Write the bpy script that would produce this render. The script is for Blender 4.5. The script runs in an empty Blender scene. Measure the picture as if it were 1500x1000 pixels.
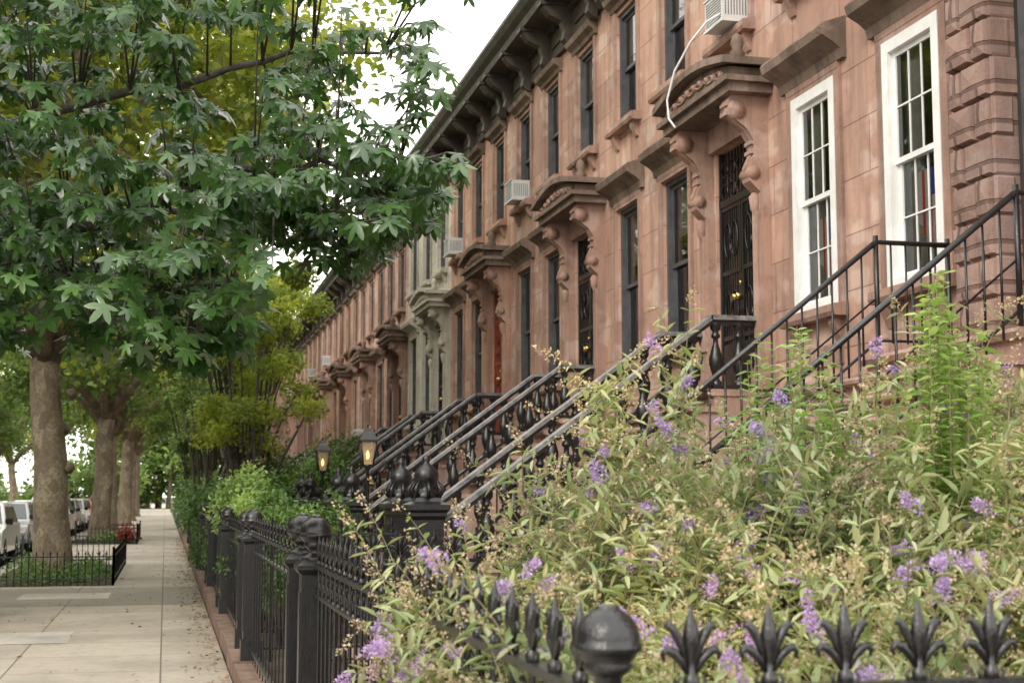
import bpy, math, random
import numpy as np
from mathutils import Vector
random.seed(7); rng=np.random.default_rng(7)
scene=bpy.context.scene
FX=6.15      # facade plane
COL=scene.collection

# ------------------------------------------------------------ node helpers
def newmat(name):
    m=bpy.data.materials.new(name); m.use_nodes=True
    nt=m.node_tree; b=nt.nodes['Principled BSDF']; return m,nt,b
def N(nt,t,**k):
    n=nt.nodes.new(t)
    for a,v in k.items():
        if a=='ins':
            for i,x in v.items(): n.inputs[i].default_value=x
        else: setattr(n,a,v)
    return n
def L(nt,a,b): nt.links.new(a,b)
def c4(c): return (c[0],c[1],c[2],1)
def noise(nt,vec,scale,detail=2,rough=.6):
    n=N(nt,'ShaderNodeTexNoise',ins={'Scale':scale,'Detail':detail,'Roughness':rough})
    L(nt,vec,n.inputs['Vector']); return n.outputs['Fac']
def ramp(nt,fac,stops):
    r=N(nt,'ShaderNodeValToRGB'); e=r.color_ramp.elements
    e[0].position=stops[0][0]; e[0].color=c4(stops[0][1])
    e[1].position=stops[-1][0]; e[1].color=c4(stops[-1][1])
    for p,c in stops[1:-1]:
        x=e.new(p); x.color=c4(c)
    L(nt,fac,r.inputs[0]); return r.outputs[0]
def mix(nt,fac,a,b,mode='MIX'):
    n=N(nt,'ShaderNodeMixRGB',blend_type=mode)
    for s,i in ((fac,0),(a,1),(b,2)):
        if hasattr(s,'links') or hasattr(s,'is_linked'): L(nt,s,n.inputs[i])
        elif i==0: n.inputs[0].default_value=s
        else: n.inputs[i].default_value=c4(s)
    return n.outputs[0]
def bump(nt,b,h,dist=.02,strength=.6):
    n=N(nt,'ShaderNodeBump',ins={'Strength':strength,'Distance':dist})
    L(nt,h,n.inputs['Height']); L(nt,n.outputs[0],b.inputs['Normal'])
def pos(nt): return N(nt,'ShaderNodeNewGeometry').outputs['Position']
def scaled(nt,vec,s):
    n=N(nt,'ShaderNodeVectorMath',operation='MULTIPLY'); L(nt,vec,n.inputs[0]); n.inputs[1].default_value=s
    return n.outputs[0]
def mathn(nt,op,a,b=0.0):
    n=N(nt,'ShaderNodeMath',operation=op)
    for s,i in ((a,0),(b,1)):
        if isinstance(s,(int,float)): n.inputs[i].default_value=s
        else: L(nt,s,n.inputs[i])
    return n.outputs[0]
def simple(name,c1,c2,scale=8,rough=.7,bd=.004,metal=0,spec=.5,bs=.5):
    m,nt,b=newmat(name); p=pos(nt); f=noise(nt,p,scale,3)
    L(nt,ramp(nt,f,[(.3,c1),(.7,c2)]),b.inputs['Base Color'])
    b.inputs['Roughness'].default_value=rough; b.inputs['Metallic'].default_value=metal
    b.inputs['Specular IOR Level'].default_value=spec
    if bd: bump(nt,b,noise(nt,p,scale*4,1),bd,bs)
    return m
def stone(name,cA,cB,dark,pale,joints=True,rust=False,tint=True,row=.52,width=1.05):
    m,nt,b=newmat(name); p=pos(nt)
    sep=N(nt,'ShaderNodeSeparateXYZ'); L(nt,p,sep.inputs[0])
    yz=N(nt,'ShaderNodeCombineXYZ'); L(nt,sep.outputs[1],yz.inputs[0]); L(nt,sep.outputs[2],yz.inputs[1])
    col=ramp(nt,noise(nt,p,.9,4,.65),[(.28,cA),(.72,cB)])
    if tint:
        h=mathn(nt,'FLOOR',mathn(nt,'DIVIDE',mathn(nt,'SUBTRACT',sep.outputs[1],13.65),5.85))
        w=N(nt,'ShaderNodeTexWhiteNoise',noise_dimensions='1D'); L(nt,h,w.inputs['W'])
        col=mix(nt,1,col,ramp(nt,w.outputs[0],[(0,(.82,.79,.79)),(.5,(1,1,1)),(1,(1.08,1.02,.96))]),'MULTIPLY')
    col=mix(nt,ramp(nt,noise(nt,scaled(nt,p,(1,1,1.6)),1.7,2,.5),[(.55,(0,0,0)),(.63,(.7,.7,.7))]),col,pale)
    st=noise(nt,scaled(nt,p,(5,5,.5)),1,4,.65)
    col=mix(nt,ramp(nt,st,[(.46,(0,0,0)),(.8,(.85,.85,.85))]),col,dark)
    col=mix(nt,ramp(nt,noise(nt,p,5,4,.75),[(.52,(0,0,0)),(.72,(.42,.42,.42))]),col,dark)
    hgt=noise(nt,p,45,2,.7)
    if joints:
        br=N(nt,'ShaderNodeTexBrick',ins={'Scale':1.0,'Mortar Size':.008 if not rust else .02,'Mortar Smooth':.3,'Brick Width':width,'Row Height':row,
             'Color1':(.80,.80,.80,1),'Color2':(1.14,1.12,1.1,1),'Mortar':(.42,.38,.36,1)})
        L(nt,yz.outputs[0],br.inputs['Vector'])
        col=mix(nt,.8 if rust else .62,col,br.outputs[0],'MULTIPLY')
        hgt=mathn(nt,'SUBTRACT',mathn(nt,'MULTIPLY',hgt,.25),br.outputs['Fac'])
    L(nt,col,b.inputs['Base Color']); b.inputs['Roughness'].default_value=.9
    b.inputs['Specular IOR Level'].default_value=.25
    bump(nt,b,hgt,.012 if not rust else .03,.7)
    return m
def leafmat(name,cols,trans=.35,rough=.45,spec=.5,tcol=1.6):
    m,nt,b=newmat(name)
    g=N(nt,'ShaderNodeNewGeometry'); k=len(cols)
    col=ramp(nt,g.outputs['Random Per Island'],[(i/(k-1),c) for i,c in enumerate(cols)])
    n=noise(nt,g.outputs['Position'],.9,0); col=mix(nt,1,col,ramp(nt,n,[(.3,(.7,.75,.8)),(.7,(1.25,1.2,1.1))]),'MULTIPLY')
    L(nt,col,b.inputs['Base Color']); b.inputs['Roughness'].default_value=rough
    b.inputs['Specular IOR Level'].default_value=spec
    t=N(nt,'ShaderNodeBsdfTranslucent'); L(nt,mix(nt,1,col,(tcol*1.1,tcol*1.15,tcol*.7),'MULTIPLY'),t.inputs[0])
    mx=N(nt,'ShaderNodeMixShader'); mx.inputs[0].default_value=trans
    L(nt,b.outputs[0],mx.inputs[1]); L(nt,t.outputs[0],mx.inputs[2])
    L(nt,mx.outputs[0],nt.nodes['Material Output'].inputs[0]); return m

M={}
M['brown']=stone('brownstone',(.44,.270,.205),(.58,.375,.29),(.20,.13,.105),(.60,.45,.38))
M['trim']=stone('brownstone_trim',(.34,.215,.165),(.46,.30,.235),(.12,.082,.068),(.46,.33,.28),joints=False)
M['hood']=stone('weathered_hood',(.13,.098,.075),(.26,.185,.142),(.05,.042,.035),(.30,.22,.18),joints=False,tint=False)
M['step']=stone('brownstone_steps',(.34,.215,.17),(.45,.30,.24),(.13,.09,.075),(.45,.33,.28),joints=False,tint=False)
M['rust']=stone('rock_faced_stone',(.24,.155,.13),(.36,.24,.20),(.12,.084,.073),(.33,.24,.21),rust=True,tint=False,row=.3,width=.62)
M['cream']=stone('cream_stone',(.48,.45,.38),(.62,.58,.49),(.22,.19,.15),(.52,.49,.43),tint=False)
M['creamtrim']=stone('cream_trim',(.42,.39,.33),(.54,.50,.42),(.17,.15,.12),(.5,.47,.4),joints=False,tint=False)
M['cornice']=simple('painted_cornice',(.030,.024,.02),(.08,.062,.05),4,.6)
M['iron']=simple('cast_iron_black',(.006,.006,.007),(.02,.019,.02),30,.3,.003,0,.6)
M['irontop']=simple('worn_iron_rail',(.07,.07,.07),(.30,.29,.28),7,.42,.002,0,.5)
M['frame']=simple('dark_sash',(.05,.052,.056),(.10,.10,.105),6,.5,0)
M['white']=simple('white_paint',(.70,.70,.68),(.84,.84,.82),5,.5,.001)
M['red']=simple('red_door_paint',(.20,.035,.02),(.30,.06,.035),4,.5,.001)
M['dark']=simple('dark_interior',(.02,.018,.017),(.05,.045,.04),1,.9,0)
M['curtain']=simple('curtain_cloth',(.38,.36,.33),(.62,.58,.53),3,.9,.004)
M['brass']=simple('brass',(.6,.4,.12),(.75,.55,.2),9,.3,0,1)
M['plastic']=simple('ac_plastic',(.55,.56,.56),(.7,.7,.69),4,.5,0)
M['slot']=simple('ac_grille',(.12,.12,.12),(.2,.2,.2),4,.6,0)
# glass
m,nt,b=newmat('window_glass')
fr=N(nt,'ShaderNodeFresnel',ins={'IOR':1.7}); gl=N(nt,'ShaderNodeBsdfGlossy',ins={'Roughness':.03,'Color':(.85,.88,.92,1)})
tr=N(nt,'ShaderNodeBsdfTransparent',ins={'Color':(.82,.84,.84,1)}); mx=N(nt,'ShaderNodeMixShader')
bp=N(nt,'ShaderNodeBump',ins={'Strength':.2,'Distance':.02}); L(nt,noise(nt,pos(nt),1.6,1),bp.inputs['Height']); L(nt,bp.outputs[0],gl.inputs['Normal'])
L(nt,fr.outputs[0],mx.inputs[0]); L(nt,tr.outputs[0],mx.inputs[1]); L(nt,gl.outputs[0],mx.inputs[2]); L(nt,mx.outputs[0],nt.nodes['Material Output'].inputs[0])
M['glass']=m
# bark of plane trees
m,nt,b=newmat('plane_bark'); p=pos(nt)
v=N(nt,'ShaderNodeTexVoronoi',ins={'Scale':5.5}); L(nt,scaled(nt,mix(nt,.12,p,N(nt,'ShaderNodeTexNoise',ins={'Scale':3.0}).outputs['Color']),(1,1,.55)),v.inputs['Vector'])
sp=N(nt,'ShaderNodeSeparateColor'); L(nt,v.outputs['Color'],sp.inputs[0])
col=ramp(nt,sp.outputs[0],[(0,(.18,.14,.10)),(.4,(.25,.195,.135)),(.7,(.30,.24,.165)),(1,(.39,.33,.235))])
col=mix(nt,ramp(nt,noise(nt,p,14,3),[(.4,(.6,.6,.6)),(.6,(0,0,0))]),col,(.12,.09,.068))
L(nt,col,b.inputs['Base Color']); b.inputs['Roughness'].default_value=.9
bump(nt,b,noise(nt,scaled(nt,p,(1,1,.3)),22,3),.03,.8); M['bark']=m
M['bark2']=simple('grey_bark',(.045,.037,.03),(.13,.115,.095),22,.9,.01)
M['stem']=simple('green_stem',(.14,.13,.06),(.27,.21,.12),12,.8,0)
# leaves
M['gum']=leafmat('sweetgum_leaf',[(.018,.052,.012),(.04,.10,.022),(.08,.17,.04),(.025,.065,.016),(.055,.125,.028)],.24,.29,.85,1.9)
M['plane']=leafmat('plane_leaf',[(.14,.19,.035),(.21,.25,.05),(.30,.30,.08),(.11,.17,.03)],.5,.5,.4,1.7)
M['planed']=leafmat('plane_leaf_green',[(.06,.12,.03),(.11,.17,.04),(.17,.22,.055)],.4,.5,.4,1.6)
M['yellowg']=leafmat('locust_leaf',[(.16,.22,.035),(.25,.29,.06),(.34,.35,.09)],.5,.5,.4,1.7)
M['shrub']=leafmat('shrub_leaf',[(.05,.11,.025),(.09,.17,.045),(.14,.23,.07)],.3,.45)
M['bud']=leafmat('buddleia_leaf',[(.20,.25,.12),(.31,.37,.18),(.46,.49,.31),(.40,.37,.20),(.25,.33,.14)],.3,.55,.35,1.4)
M['lime']=leafmat('bright_shrub_leaf',[(.19,.30,.08),(.30,.43,.13),(.45,.54,.25)],.35,.45,.5,1.4)
M['purple']=leafmat('purple_flower',[(.37,.23,.55),(.49,.33,.67),(.59,.45,.74)],.3,.7,.2,1.2)
M['pink']=leafmat('faded_flower',[(.52,.34,.42),(.62,.46,.5)],.3,.7,.2,1.2)
M['dry']=leafmat('dried_panicle',[(.36,.26,.16),(.50,.39,.26),(.62,.52,.38)],.25,.8,.2,1.2)
M['fallen']=leafmat('fallen_leaf',[(.16,.08,.03),(.25,.14,.05),(.3,.2,.08)],.1,.8,.2,1)
M['redleaf']=leafmat('red_flower',[(.3,.03,.03),(.2,.06,.05)],.2,.7,.2,1)

# ------------------------------------------------------------ mesh builder
class MB:
    def __init__(s): s.v=[];s.f=[];s.m=[];s.sm=[]
    def add(s,vs,fs,m=0,smooth=False):
        o=len(s.v); s.v.extend(vs)
        for f in fs: s.f.append([i+o for i in f]); s.m.append(m); s.sm.append(smooth)
    def quad(s,a,b,c,d,m=0): s.add([a,b,c,d],[(0,1,2,3)],m)
    def box(s,x0,x1,y0,y1,z0,z1,m=0):
        v=[(x,y,z) for x in (x0,x1) for y in (y0,y1) for z in (z0,z1)]
        s.add(v,[(0,1,3,2),(4,6,7,5),(0,4,5,1),(2,3,7,6),(0,2,6,4),(1,5,7,3)],m)
    def lathe(s,cx,cy,prof,seg=12,m=0,smooth=True,rot=0,z0=0,cap=True):
        vs=[];fs=[]
        for r,z in prof:
            for k in range(seg):
                a=2*math.pi*k/seg+rot; vs.append((cx+r*math.cos(a),cy+r*math.sin(a),z+z0))
        for i in range(len(prof)-1):
            for k in range(seg):
                k2=(k+1)%seg; fs.append((i*seg+k,i*seg+k2,(i+1)*seg+k2,(i+1)*seg+k))
        if cap: fs.append(tuple((len(prof)-1)*seg+k for k in range(seg)))
        s.add(vs,fs,m,smooth)
    def tube(s,path,rad,seg=6,m=0,smooth=True):
        P=[Vector(p) for p in path]; vs=[];fs=[]
        ref=Vector((0,0,1)); 
        for i,p in enumerate(P):
            d=(P[min(i+1,len(P)-1)]-P[max(i-1,0)])
            if d.length<1e-7: d=Vector((0,0,1))
            d.normalize()
            a=d.cross(ref if abs(d.z)<.9 else Vector((1,0,0))).normalized() if i==0 else (u-d*u.dot(d)).normalized()
            u=a; b=d.cross(a); r=rad[i] if isinstance(rad,(list,tuple)) else rad
            for k in range(seg):
                t=2*math.pi*k/seg; q=p+a*(r*math.cos(t))+b*(r*math.sin(t)); vs.append(tuple(q))
        for i in range(len(P)-1):
            for k in range(seg):
                k2=(k+1)%seg; fs.append((i*seg+k,i*seg+k2,(i+1)*seg+k2,(i+1)*seg+k))
        fs.append(tuple(range(seg))[::-1]); fs.append(tuple((len(P)-1)*seg+k for k in range(seg)))
        s.add(vs,fs,m,smooth)
    def extr(s,poly,axis,a0,a1,m=0,smooth=False):
        n=len(poly)
        def mk(p,a):
            if axis=='y': return (p[0],a,p[1])
            if axis=='x': return (a,p[0],p[1])
            return (p[0],p[1],a)
        vs=[mk(p,a0) for p in poly]+[mk(p,a1) for p in poly]
        fs=[(i,(i+1)%n,n+(i+1)%n,n+i) for i in range(n)]
        s.add(vs,fs,m,smooth); s.add([mk(p,a0) for p in poly],[tuple(range(n))],m); s.add([mk(p,a1) for p in poly],[tuple(range(n))[::-1]],m)
    def beam(s,p0,p1,w,h,m=0):   # sloped rail in xz plane (constant y)
        (x0,y,z0),(x1,_,z1)=p0,p1
        s.extr([(x0,z0),(x1,z1),(x1,z1+h),(x0,z0+h)],'y',y-w/2,y+w/2,m)
    def mesh(s,name,mats):
        me=bpy.data.meshes.new(name); me.from_pydata(s.v,[],s.f)
        me.polygons.foreach_set('material_index',s.m); me.polygons.foreach_set('use_smooth',s.sm)
        for x in mats: me.materials.append(M[x])
        me.update(); return me
def put(name,me,parent=None,loc=(0,0,0),rz=0,scale=(1,1,1)):
    o=bpy.data.objects.new(name,me); COL.objects.link(o); o.location=loc; o.rotation_euler=(0,0,rz); o.scale=scale
    if parent: o.parent=parent
    return o
def empty(name,loc=(0,0,0),rz=0,scale=(1,1,1)):
    o=put(name,None,None,loc,rz,scale); return o

# vectorised leaves
DIAM=([(0,0,0),(.45,.5,.08),(1,0,-.05),(.45,-.5,.08)],[(0,1,2),(0,2,3)])
LANCE=([(0,0,0),(.3,.5,.05),(.68,.36,.0),(1,0,-.14),(.68,-.36,.0),(.3,-.5,.05)],[(0,1,2,3),(0,3,4,5)])
def star():
    vs=[(.02,0,0.03)];c=(.02,0)
    def P(a,r,ridge=0): 
        a=math.radians(a); x=c[0]+r*math.cos(a); y=r*math.sin(a); vs.append((x,y,-.24*r*r+ridge))
    lob=[(-108,.66),(-54,.93),(0,1.05),(54,.93),(108,.66)]
    for i,(a,r) in enumerate(lob):
        P(a-21,r*.50,-.02); P(a-11,r*.76,-.02); P(a,r,.03); P(a+11,r*.76,-.02); P(a+21,r*.50,-.02)
        if i<4: P(a+27,.34,-.06)
    P(180,.10)
    n=len(vs)-1
    return vs,[(0,i,i%n+1) for i in range(1,n+1)]
STAR=star()
def leaves(name,P,D,U,Ln,W,tpl,mats,midx=None):
    P=np.asarray(P,float);n=len(P);D=D/np.linalg.norm(D,axis=1,keepdims=True)
    S=np.cross(D,U);S/=np.linalg.norm(S,axis=1,keepdims=True)+1e-9;Nn=np.cross(S,D)
    T,F=tpl;T=np.array(T);k=len(T)
    V=P[:,None,:]+D[:,None,:]*(T[None,:,0:1]*Ln[:,None,None])+S[:,None,:]*(T[None,:,1:2]*W[:,None,None])+Nn[:,None,:]*(T[None,:,2:3]*Ln[:,None,None]*(.4+1.4*rng.random((n,1,1)) if k>8 else 1))
    V=V.reshape(-1,3); fl=len(F[0]); F=np.array(F)
    A=(F[None]+ (np.arange(n)*k)[:,None,None]).reshape(-1,fl)
    me=bpy.data.meshes.new(name); me.vertices.add(len(V)); me.vertices.foreach_set('co',V.ravel())
    me.loops.add(A.size); me.loops.foreach_set('vertex_index',A.ravel().astype(np.int32))
    me.polygons.add(len(A)); me.polygons.foreach_set('loop_start',(np.arange(len(A))*fl).astype(np.int32))
    me.polygons.foreach_set('loop_total',np.full(len(A),fl,np.int32))
    for x in mats: me.materials.append(M[x])
    if midx is not None: me.polygons.foreach_set('material_index',np.repeat(midx,len(F)).astype(np.int32))
    me.update(calc_edges=True); me.validate(); return me
def rdir(n,z=0.,k=1.):
    d=rng.normal(size=(n,3)); d/=np.linalg.norm(d,axis=1,keepdims=True); d*=k; d[:,2]+=z; return d

# ------------------------------------------------------------ HOUSE
BX=1.95; CX=3.85; Y0=-1.0; Y1=4.85
PZ0,PZ1=3.55,5.75; UZ0,UZ1=6.95,8.6
def window(fr,gl,y,z0,z1,w,x,white=False):
    cw=.11 if white else .06; h=w/2
    fr.box(x-.03,x+.1,y-h,y-h+cw,z0,z1); fr.box(x-.03,x+.1,y+h-cw,y+h,z0,z1)
    fr.box(x-.028,x+.098,y-h+cw,y+h-cw,z1-cw,z1); fr.box(x-.028,x+.098,y-h+cw,y+h-cw,z0,z0+.07)
    zm=(z0+z1)/2; s=.05; a,b=y-h+cw,y+h-cw
    for (q0,q1,xx) in ((zm-.02,z1-cw,x+.02),(z0+.07,zm+.03,x+.055)):
        fr.box(xx,xx+.03,a,a+s,q0,q1); fr.box(xx,xx+.03,b-s,b,q0,q1)
        fr.box(xx+.001,xx+.029,a+s,b-s,q1-s,q1); fr.box(xx+.001,xx+.029,a+s,b-s,q0,q0+s)
        if white:
            for k in (1,2):
                yy=a+s+(b-a-2*s)*k/3; fr.box(xx+.005,xx+.02,yy-.007,yy+.007,q0+s,q1-s)
            zz=(q0+q1)/2; fr.box(xx+.003,xx+.022,a+s,b-s,zz-.007,zz+.007)
        gl.quad((xx+.016,a+s,q0+s),(xx+.016,a+s,q1-s),(xx+.016,b-s,q1-s),(xx+.016,b-s,q0+s))
def build_house(style):
    wallm={'brown':'brown','white':'brown','cream':'cream'}[style]; trimm='creamtrim' if style=='cream' else 'trim'
    hoodm='creamtrim' if style=='cream' else 'hood'
    w=MB(); t=MB(); fr=MB(); gl=MB(); inn=MB(); co=MB(); dr=MB()
    ww=.95
    ops=[(BX-ww/2,BX+ww/2,PZ0,PZ1),(CX-ww/2,CX+ww/2,PZ0,PZ1)]
    ops+=[(y-.46,y+.46,UZ0,UZ1) for y in (0,BX,CX)]
    ops+=[(y-.45,y+.45,.6,2.0) for y in (BX,CX)]
    door=(-.62,.62,2.85,5.7); ops.append(door)
    ys=sorted({Y0,Y1}|{o[0] for o in ops}|{o[1] for o in ops}); zs=sorted({0,9.0}|{o[2] for o in ops}|{o[3] for o in ops})
    for i in range(len(ys)-1):
        for j in range(len(zs)-1):
            cy=(ys[i]+ys[i+1])/2; cz=(zs[j]+zs[j+1])/2
            if any(o[0]<cy<o[1] and o[2]<cz<o[3] for o in ops): continue
            w.quad((0,ys[i],zs[j]),(0,ys[i],zs[j+1]),(0,ys[i+1],zs[j+1]),(0,ys[i+1],zs[j]))
    for (a,b,c,d) in ops:
        D=.22 if c!=2.85 else .45
        w.quad((0,a,c),(D,a,c),(D,a,d),(0,a,d)); w.quad((0,b,c),(0,b,d),(D,b,d),(D,b,c))
        w.quad((0,a,d),(D,a,d),(D,b,d),(0,b,d)); w.quad((0,a,c),(0,b,c),(D,b,c),(D,a,c))
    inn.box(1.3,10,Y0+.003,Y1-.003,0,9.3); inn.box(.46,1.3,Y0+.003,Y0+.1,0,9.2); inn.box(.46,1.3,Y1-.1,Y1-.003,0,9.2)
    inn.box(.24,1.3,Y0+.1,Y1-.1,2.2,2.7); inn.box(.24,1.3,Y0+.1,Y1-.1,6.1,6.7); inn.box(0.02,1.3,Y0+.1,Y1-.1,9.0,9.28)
    r=random.Random(5)
    for y in (BX,CX):
        window(fr,gl,y,PZ0,PZ1,ww,.07 if style!='white' else -.01,style=='white')
        window(fr,gl,y,.6,2.0,.9,.1)
        prof=[(0,5.86),(-.05,5.86),(-.07,5.95),(-.13,6.0),(-.22,6.05),(-.25,6.07),(-.27,6.15),(-.25,6.18),(0,6.27)]
        t.extr(prof,'y',y-.70,y+.70,1)
        t.extr([(0,5.8),(-.04,5.8),(-.05,5.9),(0,5.9)],'y',y-.58,y+.58,0)
        for sgn in (-1,1):
            t.box(-.035,0.01,y+sgn*.535-.055,y+sgn*.535+.055,PZ0,5.802,0)
            t.extr([(0,3.42),(-.1,3.42),(-.1,3.36),(-.03,3.2),(0,3.2)],'y',y+sgn*.45-.06,y+sgn*.45+.06,0)
        t.box(-.035,.01,y-.478,y+.478,PZ1+.002,5.8,0)
        t.extr([(0.05,3.42),(-.14,3.42),(-.16,3.46),(-.15,3.53),(0.05,3.56)],'y',y-.62,y+.62,0)
        t.box(-.03,.01,y-.5,y+.5,2.98,3.18,0)
    for y in (0,BX,CX):
        window(fr,gl,y,UZ0,UZ1,.92,.07)
        t.extr([(0,8.66),(-.05,8.66),(-.07,8.72),(-.15,8.77),(-.18,8.84),(-.16,8.86),(0,8.88)],'y',y-.62,y+.62,1)
        for sgn in (-1,1):
            t.box(-.035,.01,y+sgn*.515-.05,y+sgn*.515+.05,UZ0,8.662,0)
            t.extr([(0,6.82),(-.1,6.82),(-.1,6.77),(-.03,6.62),(0,6.62)],'y',y+sgn*.42-.06,y+sgn*.42+.06,0)
        t.extr([(0.05,6.82),(-.14,6.82),(-.16,6.86),(-.15,6.93),(0.05,6.96)],'y',y-.6,y+.6,0)
    t.extr([(0,2.72),(-.06,2.72),(-.09,2.78),(-.08,2.84),(0,2.87)],'y',.95,Y1-.002,0)
    # curtains
    for (y,z0,z1,wd) in [(BX,PZ0,PZ1,.8),(CX,PZ0,PZ1,.8),(0,UZ0,UZ1,.8),(BX,UZ0,UZ1,.8),(CX,UZ0,UZ1,.8)]:
        k=r.random(); 
        if style=='white' and z0<5:
            for sg in (-1,1):
                n=9; x=.12
                for q in range(n):
                    wc=.16 if sg<0 else .30
                    ya=y+sg*(wd/2-wc*q/n); yb=y+sg*(wd/2-wc*(q+1)/n)
                    inn.quad((x+(q%2)*.03,ya,z0),(x+((q+1)%2)*.03,yb,z0),(x+((q+1)%2)*.03,yb,z1),(x+(q%2)*.03,ya,z1),1)
            continue
        zz=z1-(z1-z0)*(.12+.33*k)
        inn.quad((.185,y-wd/2,zz),(.185,y+wd/2,zz),(.185,y+wd/2,z1),(.185,y-wd/2,z1),1)
    if style!='white':
        for sg in (-1,1):
            t.box(-.10,.02,sg*.78-.13,sg*.78+.13,2.85,5.0,0); t.box(-.14,.02,sg*.78-.16,sg*.78+.16,2.852,3.25,0)
            t.box(-.13,-.1,sg*.78-.07,sg*.78+.07,3.4,4.75,0)
            pr=[(0,0),(-.42,0),(-.46,-.08),(-.44,-.18),(-.36,-.27),(-.24,-.36),(-.17,-.48),(-.16,-.62),(-.2,-.72),(-.24,-.82),(-.22,-.92),(-.15,-.99),(-.05,-1.08),(0,-1.1)]
            t.extr([(a,b+5.98) for a,b in pr],'y',sg*.78-.10,sg*.78+.10,0)
            t.extr([(a*.97-.02,b*.9+5.94) for a,b in pr],'y',sg*.78-.04,sg*.78+.04,0)
            for q in range(9): t.box(-.475 if q<2 else -.2,-.1,sg*.78-.085,sg*.78+.085,5.86-.1*q,5.90-.1*q,0)
            for zz,rr in ((5.82,.1),(5.15,.07)):
                xx=-.36 if zz>5.5 else -.18
                t.tube([(xx,sg*.78-.125,zz),(xx,sg*.78+.125,zz)],rr,10,0)
            t.lathe(-.13,sg*.78,[(.0,-.22),(.05,-.12),(.065,0),(.03,.05)],8,0,True,0,4.9)
        t.box(-.08,.02,-.65,.65,5.702,5.98,0)
        t.box(-.5,0,-1.02,1.02,5.98,6.08,1); t.box(-.56,0,-1.08,1.08,6.08,6.14,1)
        arc=[(-1.0,6.14)]+[(-1.0+2.0*i/12,6.25+.15*math.sin(math.pi*i/12)) for i in range(13)]+[(1.0,6.14)]
        t.extr(arc,'x',-.48,0,1)
        top=[(-1.12+2.24*i/12,6.25+.16*math.sin(math.pi*i/12)) for i in range(13)]
        t.extr([(a,b+.0) for a,b in top]+[(a,b+.08) for a,b in top[::-1]],'x',-.60,0,1)
        for ph in (0,math.pi):
            t.tube([(-.49,-.85+1.7*i/24,6.21+.04*math.sin(i*.8+ph)+.07*math.sin(math.pi*i/24)) for i in range(25)],.016,5,0)
        for i in range(9):
            yy=-.8+1.6*i/8; t.lathe(-.49,yy,[(0,-.05),(.04,-.02),(.045,.02),(0,.05)],7,0,True,0,6.21+.08*math.sin(math.pi*i/8))
        for yy in (-1.02,1.02): t.lathe(-.4,yy,[(.07,0),(.09,.04),(.05,.1),(.075,.16),(.05,.24),(0,.28)],8,1,True,0,6.33)
        dr.box(.40,.45,-.61,.61,2.86,5.69,0)
        o=-.16
        for sg in (-1,1):
            c=sg*.3
            dr.box(.2+o,.24+o,c-.29,c-.25,2.9,5.05,1); dr.box(.2+o,.24+o,c+.25,c+.29,2.9,5.05,1)
            for zz in (2.9,3.5,4.25,5.0): dr.box(.203+o,.237+o,c-.25,c+.25,zz,zz+.05,1)
            for k in range(7): 
                yy=c-.2+.0667*k; dr.box(.212+o,.228+o,yy-.008,yy+.008,2.95,5.0,1)
            for zz in (3.85,4.65):
                for s2 in (-1,1):
                    dr.tube([(.205+o,c+s2*(.10-.09*math.cos(a)),zz+.2*math.sin(a)) for a in [i*.5 for i in range(13)]],.013,4,1)
            dr.box(.195+o,.2+o,c-.23,c+.23,2.96,3.45,1)
        dr.box(.19+o,.25+o,-.61,.61,5.05,5.13,1)
        for k in range(13): dr.box(.21+o,.23+o,-.56+.0933*k-.008,-.56+.0933*k+.008,5.13,5.68,1)
        for zz in (5.25,5.5): 
            for k in range(5): dr.tube([(.205+o,-.46+.23*k+.09*math.cos(a),zz-.02+.09*math.sin(a)) for a in [i*.7 for i in range(10)]],.01,4,1)
        dr.box(.19+o,.25+o,-.61,-.57,2.87,5.69,1); dr.box(.19+o,.25+o,.57,.61,2.87,5.69,1)
        dr.box(.17+o,.19+o,-.12,.0,3.8,4.2,1)
        dr.tube([(.17+o,-.05,3.95),(.11+o,-.05,3.95)],.035,8,2); dr.tube([(.17+o,-.05,4.1),(.15+o,-.05,4.1)],.025,8,2)
        dr.tube([(.17+o,.05,3.95),(.11+o,.05,3.95)],.035,8,2)
    a,b=Y0+.002,Y1-.002
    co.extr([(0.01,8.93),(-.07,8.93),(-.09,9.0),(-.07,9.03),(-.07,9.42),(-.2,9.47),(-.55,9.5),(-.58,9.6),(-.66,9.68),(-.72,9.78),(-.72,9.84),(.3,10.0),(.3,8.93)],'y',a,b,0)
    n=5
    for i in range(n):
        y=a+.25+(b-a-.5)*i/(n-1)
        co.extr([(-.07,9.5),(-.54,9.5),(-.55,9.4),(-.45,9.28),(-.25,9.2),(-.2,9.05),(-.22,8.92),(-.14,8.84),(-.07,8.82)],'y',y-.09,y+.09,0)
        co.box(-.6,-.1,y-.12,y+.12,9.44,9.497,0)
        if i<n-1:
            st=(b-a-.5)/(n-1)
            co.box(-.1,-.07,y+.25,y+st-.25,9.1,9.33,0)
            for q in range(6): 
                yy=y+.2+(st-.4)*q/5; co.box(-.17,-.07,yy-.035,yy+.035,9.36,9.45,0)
    return [('walls',w.mesh('walls',[wallm])),('stone_trim',t.mesh('stone_trim',[trimm,hoodm])),
            ('window_frames',fr.mesh('window_frames',['white' if style=='white' else 'frame'])),('window_panes',gl.mesh('window_panes',['glass'])),
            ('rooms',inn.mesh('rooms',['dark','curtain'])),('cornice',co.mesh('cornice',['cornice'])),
            ('door',dr.mesh('door',['dark','iron','brass']) if style!='white' else None)]
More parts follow.
